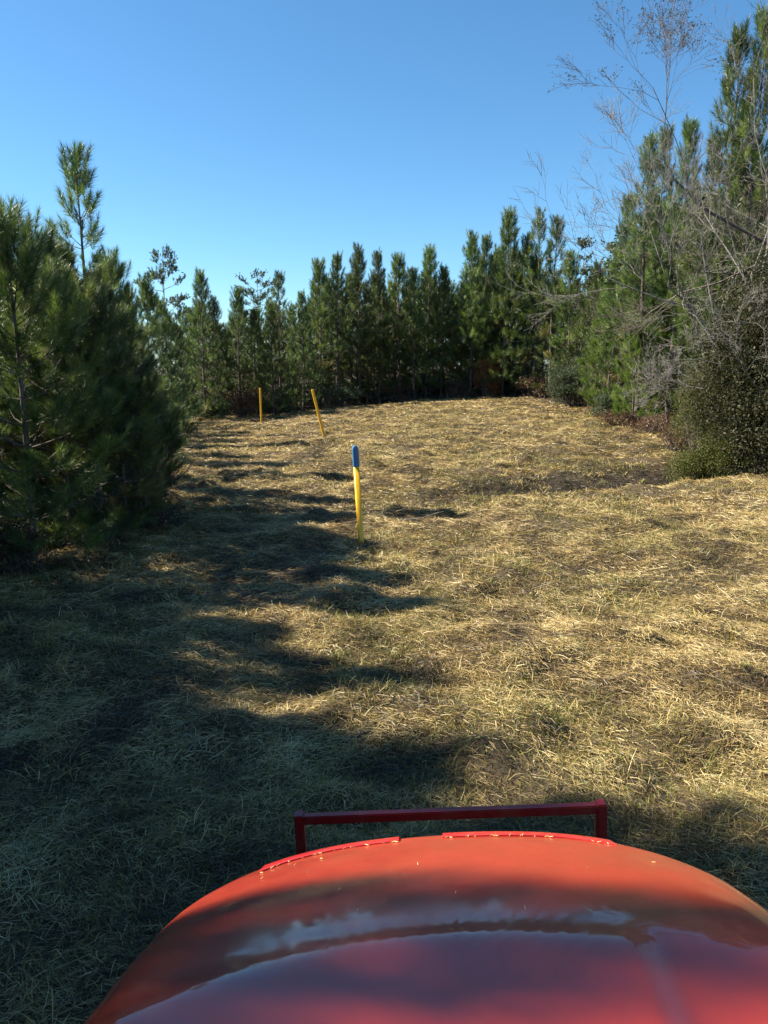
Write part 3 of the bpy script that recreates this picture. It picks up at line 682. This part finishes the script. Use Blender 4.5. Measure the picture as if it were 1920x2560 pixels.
def sapling(px, top, Yd, seed, label):
    rs = np.random.RandomState(seed); x, y, zt = at(px, top, Yd); z0 = h1(x, y); H = zt - z0
    W = [[], [], [], []]; lv = []
    pts = [np.array([.12 * math.sin(k * .9 + seed), 0, H * k / 12]) for k in range(13)]
    for k in range(12): W[0].append(pts[k]); W[1].append(pts[k + 1]); W[2].append(.04 * (1 - k / 13)); W[3].append(.04 * (1 - (k + 1) / 13))
    for i in range(26):
        f = rs.uniform(.5, 1); k = min(11, int(f * 12)); p = pts[k]; a = rs.uniform(0, 6.28); L = rs.uniform(.4, 1.1) * (1.35 - f)
        q = p + np.array([math.cos(a) * L, math.sin(a) * L, L * .6]); W[0].append(p); W[1].append(q); W[2].append(.012); W[3].append(.005)
        for j in range(34): lv.append(p + (q - p) * rs.uniform(.4, 1.05) + rs.normal(0, .09, 3))
    P = np.array(lv); n = len(P); e = unit(rs.normal(0, 1, (n, 3))); f_ = unit(np.cross(e, rs.normal(0, 1, (n, 3)))); s_ = .07
    V = np.stack([P - e * s_, P + f_ * s_ * .6, P + e * s_, P - f_ * s_ * .6], 1).reshape(-1, 3)
    o = empty('leafy_sapling', (x, y, z0)); tag(o, label, 'sapling')
    Vt, Ft = segs(*[np.array(q) for q in W], sides=5)
    link('trunk', np_mesh('sapling_trunk', Vt, Ft, 4, M_TWIG), o)
    link('foliage', np_mesh('sapling_leaves', V, np.arange(4 * n), 4, M_SHRUB_GREY, {'rnd': np.repeat(rs.rand(n), 4)}), o)
sapling(1262, 500, 39.0, 4, 'thin sapling with sparse round leaves against the sky right of the far line')
sapling(1340, 470, 30.5, 9, 'leafy sapling poking out of the left flank of the tall right pines')

# loose pale sticks lying on the field
for i, (px, py, Yd, L, az, lb) in enumerate([(848, 1110, 12.3, .9, -.7, 'long pale stem leaning right of the blue topped marker'), (1470, 1010, 18.6, .9, 2.2, 'pale fallen stem below the red briars'), (1000, 1445, 6.6, .55, -.6, 'pale stem lying in the sunlit grass'),
                                              (1560, 1110, 14.2, .7, .9, 'straw stem leaning on the bank under the olive shrub'), (1230, 940, 22.0, .8, 2.4, 'bleached stick on the slope')]):
    x, y, _ = at(px, py, Yd); rs = np.random.RandomState(i)
    P = [np.array([0, 0, 0.])]; d = np.array([math.cos(az), math.sin(az) * .6, .22])
    for k in range(5): P.append(P[-1] + unit(d + rs.normal(0, .12, 3)) * L / 5)
    P = np.array(P); V, Fq = segs(P[:-1], P[1:], np.linspace(.008, .004, 5), np.linspace(.007, .003, 5), 6)
    o = link('dry_stem', np_mesh('dry_stem', V, Fq, 4, M_STEM if 'M_STEM' in globals() else M_GREYBARK)); o.location = (x, y, h1(x, y) + .01)
    tag(o, lb, 'dry stem', 'fallen dry stems')

# ------------------------------------------------------------------ marker posts
def paint(name, col, rough=.35, dirt=(.12, .09, .05), amt=.35, coat=.2):
    m, t, b = mat(name); tc = node(t, 'ShaderNodeTexCoord')
    n1 = node(t, 'ShaderNodeTexNoise', Scale=9.0, Detail=8.0, Roughness=.7); t.links.new(tc.outputs['Object'], n1.inputs[0])
    r = ramp(t, n1.outputs[0], [(.5, (0, 0, 0)), (.75, (amt,) * 3)])
    mx = node(t, 'ShaderNodeMix', data_type='RGBA'); t.links.new(r.outputs[0], mx.inputs[0]); mx.inputs[6].default_value = (*col, 1); mx.inputs[7].default_value = (*dirt, 1)
    t.links.new(mx.outputs[2], b.inputs['Base Color']); b.inputs['Roughness'].default_value = rough; b.inputs['Coat Weight'].default_value = coat
    return m
M_YEL = paint('yellow_plastic', (.85, .44, .01)); M_BLUE = paint('faded_blue_plastic', (.035, .13, .28), .6, (.13, .2, .25), .8, 0)
def tube_profile(w_, d_, n=20, e=.55):
    a = np.arange(n) * 2 * math.pi / n
    return np.c_[np.sign(np.cos(a)) * np.abs(np.cos(a)) ** e * w_ / 2, np.sign(np.sin(a)) * np.abs(np.sin(a)) ** e * d_ / 2]
def loft(name, prof, levels, m_, smooth=True):
    n = len(prof); V = []; 
    for z, s in levels: V.append(np.c_[prof * s, np.full(n, z)])
    V = np.concatenate(V); Fq = []
    for k in range(len(levels) - 1):
        for i in range(n): j = (i + 1) % n; Fq += [k * n + i, k * n + j, (k + 1) * n + j, (k + 1) * n + i]
    me = np_mesh(name, V, np.array(Fq), 4, m_, None, smooth)
    import bmesh
    bm = bmesh.new(); bm.from_mesh(me); bm.verts.ensure_lookup_table()
    bm.faces.new([bm.verts[(len(levels) - 1) * n + i] for i in range(n)]); bm.normal_update(); bm.to_mesh(me); bm.free(); return me
def marker(px, pyb, Yd, H, wdt, tiltx, label, blue):
    x, y, _ = at(px, pyb, Yd); o = empty('marker_post', (x, y, h1(x, y)), (0, tiltx, .25)); tag(o, label, 'marker post', 'yellow pipeline marker posts')
    pr = tube_profile(wdt, wdt * .8)
    split = H * .795 if blue else H
    lv = [(-.2, 1), (split - .02, 1), (split - .006, 1), (split, .93)] if not blue else [(-.2, 1), (split, 1)]
    link('post', loft('marker_tube', pr, lv, M_YEL), o)
    if blue:
        link('sleeve', loft('marker_sleeve', pr, [(split - .004, 1.10), (H - .07, 1.10), (H - .035, 1.0), (H - .012, .74), (H, .35)], M_BLUE), o)
    else:
        link('cap', loft('marker_cap', pr, [(split + .001, 1.04), (split + .02, 1.04), (split + .03, .8)], M_YEL), o)
marker(781, 1170, 11.0, 1.47, .084, -.062, 'tall yellow marker post with a blue top, standing nearest in the field', True)
marker(700, 946, 25.4, 1.52, .085, -.235, 'yellow marker post leaning to the left in the middle of the slope', False)
marker(565, 916, 35.0, 1.52, .085, -.01, 'upright yellow marker post farthest away by the wood', False)

# ------------------------------------------------------------------ tractor
def hood_paint():
    m, t, b = mat('red_hood_paint'); tc = node(t, 'ShaderNodeTexCoord')
    n1 = node(t, 'ShaderNodeTexNoise', Scale=5.0, Detail=9.0, Roughness=.65); n2 = node(t, 'ShaderNodeTexNoise', Scale=160.0, Detail=3.0)
    n3 = node(t, 'ShaderNodeTexNoise', Scale=1.6, Detail=3.0)
    for n in (n1, n2, n3): t.links.new(tc.outputs['Object'], n.inputs[0])
    sx = node(t, 'ShaderNodeSeparateXYZ'); t.links.new(tc.outputs['Object'], sx.inputs[0])
    fr = node(t, 'ShaderNodeMapRange'); fr.inputs['From Min'].default_value = -.35; fr.inputs['From Max'].default_value = .35; t.links.new(sx.outputs['Y'], fr.inputs[0])   # the nose collects dust
    r = ramp(t, n1.outputs[0], [(.3, (.02,) * 3), (.7, (.30,) * 3)])
    mu = node(t, 'ShaderNodeMath', operation='MULTIPLY_ADD'); t.links.new(fr.outputs[0], mu.inputs[0]); mu.inputs[1].default_value = .22; t.links.new(r.outputs[0], mu.inputs[2])
    mx = node(t, 'ShaderNodeMix', data_type='RGBA'); t.links.new(mu.outputs[0], mx.inputs[0]); mx.inputs[6].default_value = (.26, .012, .002, 1); mx.inputs[7].default_value = (.44, .055, .018, 1)
    t.links.new(mx.outputs[2], b.inputs['Base Color'])
    rr = node(t, 'ShaderNodeMapRange'); rr.inputs['To Min'].default_value = .35; rr.inputs['To Max'].default_value = .6; t.links.new(n2.outputs[0], rr.inputs[0]); t.links.new(rr.outputs[0], b.inputs['Roughness'])
    b.inputs['Coat Weight'].default_value = 1.0; b.inputs['Coat IOR'].default_value = 1.68
    cw = node(t, 'ShaderNodeMapRange'); cw.inputs['From Min'].default_value = .15; cw.inputs['From Max'].default_value = .5; cw.inputs['To Min'].default_value = 1; cw.inputs['To Max'].default_value = .35; t.links.new(mu.outputs[0], cw.inputs[0]); t.links.new(cw.outputs[0], b.inputs['Coat Weight'])
    cr = node(t, 'ShaderNodeMapRange'); cr.inputs['From Min'].default_value = .15; cr.inputs['From Max'].default_value = .5; cr.inputs['To Min'].default_value = .02; cr.inputs['To Max'].default_value = .3; t.links.new(mu.outputs[0], cr.inputs[0]); t.links.new(cr.outputs[0], b.inputs['Coat Roughness'])
    bp = node(t, 'ShaderNodeBump', Strength=.03, Distance=.01); t.links.new(n3.outputs[0], bp.inputs['Height']); t.links.new(bp.outputs[0], b.inputs['Coat Normal'])
    return m
M_HOOD = hood_paint()
M_RED = paint('dark_red_steel', (.15, .005, .006), .45, (.2, .13, .08), .3, .1)
M_TRIM = paint('red_trim', (.44, .012, .01), .45, (.4, .1, .06), .4, .3)
M_BLACK = paint('black_rubber', (.018, .018, .018), .8, (.08, .06, .04), .5, 0)
M_METAL = paint('grey_steel', (.12, .12, .12), .5, (.1, .07, .05), .5, 0)

# hood frame: origin on the ground under the hood's middle; x across, y forward, z up
TX, TY = .2386, 1.15
trc = empty('tractor', (TX, TY, 0.0), (0, R(-4.35), R(-.77)))
tag(trc, 'red tractor with a dusty glossy hood and a square tube guard ahead of its nose', 'tractor')
ZOFF = h1(TX, TY)
WH, LF, LB, RC = .614, .579, -.95, .415          # half width, front, back, corner radius
def hood_outline(inset, tN=64, nose=64):
    """U outline from back left round the nose to back right, inset by some metres"""
    w_ = WH - inset; f_ = LF - inset * .95; rc = max(RC - inset, .0); pts = []
    for k in range(40): pts.append((-w_, LB + (f_ - rc - LB) * k / 40))
    for k in range(nose + 1):
        a = math.pi - (math.pi / 2) * k / nose; pts.append((-w_ + rc + rc * math.cos(a), f_ - rc + rc * math.sin(a)))
    for k in range(1, 24): pts.append((-w_ + rc + (2 * (w_ - rc)) * k / 24, f_))
    for k in range(nose + 1):
        a = math.pi / 2 - (math.pi / 2) * k / nose; pts.append((w_ - rc + rc * math.cos(a), f_ - rc + rc * math.sin(a)))
    for k in range(1, 41): pts.append((w_, f_ - rc - (f_ - rc - LB) * k / 40))
    P = np.array(pts); 
    P[:, 1] -= .008 * (P[:, 0] / WH) ** 2 * np.clip((P[:, 1] + .1) / .5, 0, 1)      # bowed nose
    return P
def ztop(x, y):
    # nearly level behind, then a soft crease (curved back at the sides) and a nose that falls away ever steeper
    yc = y + .07 + .5 * x * x
    t = np.clip(yc, 0, 2); k = .004
    return 1.65 - .03 * (y + .45) - (.21 * (t * t / (t + k)) + .25 * t * t) - .27 * np.clip(np.abs(x) - .33, 0, 1) ** 2
def panel(x, y):
    """raised middle panel with slanted flanks, behind the crease"""
    xc = np.abs(x + .11 - .05 * y); f = np.clip((.43 - xc) / .065, 0, 1); b = np.clip((-.07 - .5 * x * x - y) / .05, 0, 1)
    sm = lambda q: q * q * (3 - 2 * q)
    return .016 * sm(f) * sm(b)
RE = .13
rings = [(0, -.62), (0, -.3), (0.0, -RE * 1.0)]
for th in np.linspace(8, 90, 12): rings.append((RE * (1 - math.sin(R(th)) if False else 1 - math.cos(R(90 - (90 - th)))) if False else RE * (1 - math.cos(R(th))), -RE * (1 - math.sin(R(th)))))
rings += [(i_, 0) for i_ in np.linspace(RE + .006, WH, 70)]
VH = []
for ins, dz in rings:
    P = hood_outline(ins); z = ztop(P[:, 0], P[:, 1]) + dz + panel(P[:, 0], P[:, 1])
    VH.append(np.c_[P, z])
nr, npt = len(VH), len(VH[0]); VH = np.concatenate(VH)
idx = (np.arange(nr - 1)[:, None] * npt + np.arange(npt - 1)[None, :]).ravel()
HF = np.stack([idx, idx + npt, idx + npt + 1, idx + 1], 1).ravel()
hood = link('hood', np_mesh('hood', VH, HF, 4, M_HOOD, None, True), trc)
md = hood.modifiers.new('weld', 'WELD'); md.merge_threshold = .0006
# trim strips on the nose, left and right of a gap
def strip(x0, x1, i0=.078, i1=.165):
    base = hood_outline(0); sel = [k for k in range(len(base)) if x0 <= base[k, 0] <= x1 and base[k, 1] > .15]
    xs = np.linspace(x0, x1, 50); rows = []
    for ins, lift in ((i0, -.004), (i0, .003), (i0 + .006, .005), ((i0 + i1) / 2, .006), (i1 - .006, .005), (i1, .003), (i1, -.004)):
        P = hood_outline(ins); f = P[P[:, 1] > .12]; yy = np.interp(xs, f[:, 0], f[:, 1])
        dz = -RE * (1 - math.sqrt(max(0, 1 - ((RE - ins) / RE) ** 2))) if ins < RE else 0
        rows.append(np.c_[xs, yy, ztop(xs, yy) + dz + lift])
    n_ = len(xs); V = np.concatenate(rows); idx = (np.arange(len(rows) - 1)[:, None] * n_ + np.arange(n_ - 1)[None, :]).ravel()
    Fq = list(np.stack([idx, idx + n_, idx + n_ + 1, idx + 1], 1).ravel())
    r_ = len(rows)
    for e in (0, n_ - 1):                                # close the ends
        for k in range(r_ // 2): Fq += [k * n_ + e, (k + 1) * n_ + e, (r_ - 2 - k) * n_ + e, (r_ - 1 - k) * n_ + e] if k < r_ // 2 - 0 and (k + 1) < (r_ - 2 - k) else []
    return np_mesh('trim', V, np.array(Fq), 4, M_TRIM, None, False)
link('trim_strip', strip(-.40, -.10), hood); link('trim_strip', strip(.0, .37), hood)

# chaff caught along the strips and dropped on the hood
Mt = Matrix.Translation((TX, TY, 0)) @ Euler((0, R(-4.35), R(-.77))).to_matrix().to_4x4()
crs = np.random.RandomState(12); bits = [[], [], [], []]
for i in range(56):
    if i < 42:
        xx = crs.uniform(-.40, -.10) if i % 2 else crs.uniform(0, .37); P = hood_outline(.172); f_ = P[P[:, 1] > .12]; yy = float(np.interp(xx, f_[:, 0], f_[:, 1])); L = crs.uniform(.004, .010)
    else:
        xx, yy, L = crs.uniform(-.4, .4), crs.uniform(-.1, .36), crs.uniform(.004, .008)
    a_ = crs.uniform(0, 6.28); dx, dy_ = math.cos(a_) * L, math.sin(a_) * L
    p = Mt @ Vector((xx, yy, float(ztop(xx, yy)) + .002)); q = Mt @ Vector((xx + dx, yy + dy_, float(ztop(xx + dx, yy + dy_)) + crs.uniform(.002, .007)))
    bits[0].append(p); bits[1].append(q); bits[2].append(.0007); bits[3].append(.0005)
Vc, Fc = segs(*[np.array(q) for q in bits], sides=4)
tag(link('chaff', np_mesh('chaff', Vc, Fc, 4, M_STRAW, {'rnd': np.full(len(Vc), .72)})), 'bits of dry chaff scattered on the red hood', 'chaff', kind='stuff')

import bmesh
def box_mesh(name, boxes, m_, bev=.004):
    bm = bmesh.new()
    for (c, s, rot) in boxes:
        mt = Matrix.Translation(c) @ Euler(rot).to_matrix().to_4x4() @ Matrix.Diagonal((*s, 1))
        bmesh.ops.create_cube(bm, size=1, matrix=mt)
    bmesh.ops.bevel(bm, geom=bm.edges[:], offset=bev, segments=2, affect='EDGES')
    me = bpy.data.meshes.new(name); bm.to_mesh(me); bm.free(); me.materials.append(m_); return me
GY, GZ = .93, 1.205
gd = link('brush_guard', box_mesh('guard_bar', [((0.0, 0, -.0135), (.87, .026, .027), (0, 0, 0))], M_RED, .003), trc)
gd.location = (.035, GY, GZ + .01); gd.rotation_euler = (0, R(1.5), 0)
for sx_ in (-1, 1): link('guard_post', box_mesh('guard_post', [((sx_ * .447, 0, -.38), (.028, .036, .77), (0, 0, 0))], M_RED, .003), gd)
link('frame', box_mesh('frame', [((0, .62, .56), (.9, .9, .07), (0, 0, 0)), ((0, .1, .62), (.4, 1.9, .22), (0, 0, 0)), ((0, .0, .5), (1.0, .1, .12), (0, 0, 0)), ((0, .40, 1.0), (.62, .05, .62), (0, 0, 0))], M_METAL, .006), trc)
def wheel(xc):
    prof = [(.22, -.10), (.30, -.115), (.345, -.10), (.37, -.06), (.375, 0), (.37, .06), (.345, .10), (.30, .115), (.22, .10)]
    n = 40; V = []; 
    for i in range(n):
        a = i * 6.2832 / n
        for r_, o_ in prof: V.append((o_, math.cos(a) * (r_ + (.012 if i % 2 and r_ > .34 else 0)), math.sin(a) * r_ + (.012 * math.sin(a) if i % 2 and r_ > .34 else 0)))
    m_ = len(prof); Fq = []
    for i in range(n):
        j = (i + 1) % n
        for k in range(m_ - 1): Fq += [i * m_ + k, i * m_ + k + 1, j * m_ + k + 1, j * m_ + k]
    wo_ = link('wheel', np_mesh('tyre', np.array(V), np.array(Fq), 4, M_BLACK), trc); wo_.location = (xc, .0, .385)
    V2 = [];
    for (r_, o_) in [(.03, .03), (.12, .02), (.20, .06), (.222, .10), (.222, -.10), (.20, -.06), (.03, -.05)]:
        for i in range(24): a = i * 6.2832 / 24; V2.append((o_, math.cos(a) * r_, math.sin(a) * r_))
    F2 = []
    for k in range(6):
        for i in range(24): j = (i + 1) % 24; F2 += [k * 24 + i, k * 24 + j, (k + 1) * 24 + j, (k + 1) * 24 + i]
    link('rim', np_mesh('rim', np.array(V2), np.array(F2), 4, M_RED), wo_)
wheel(-.55); wheel(.55)
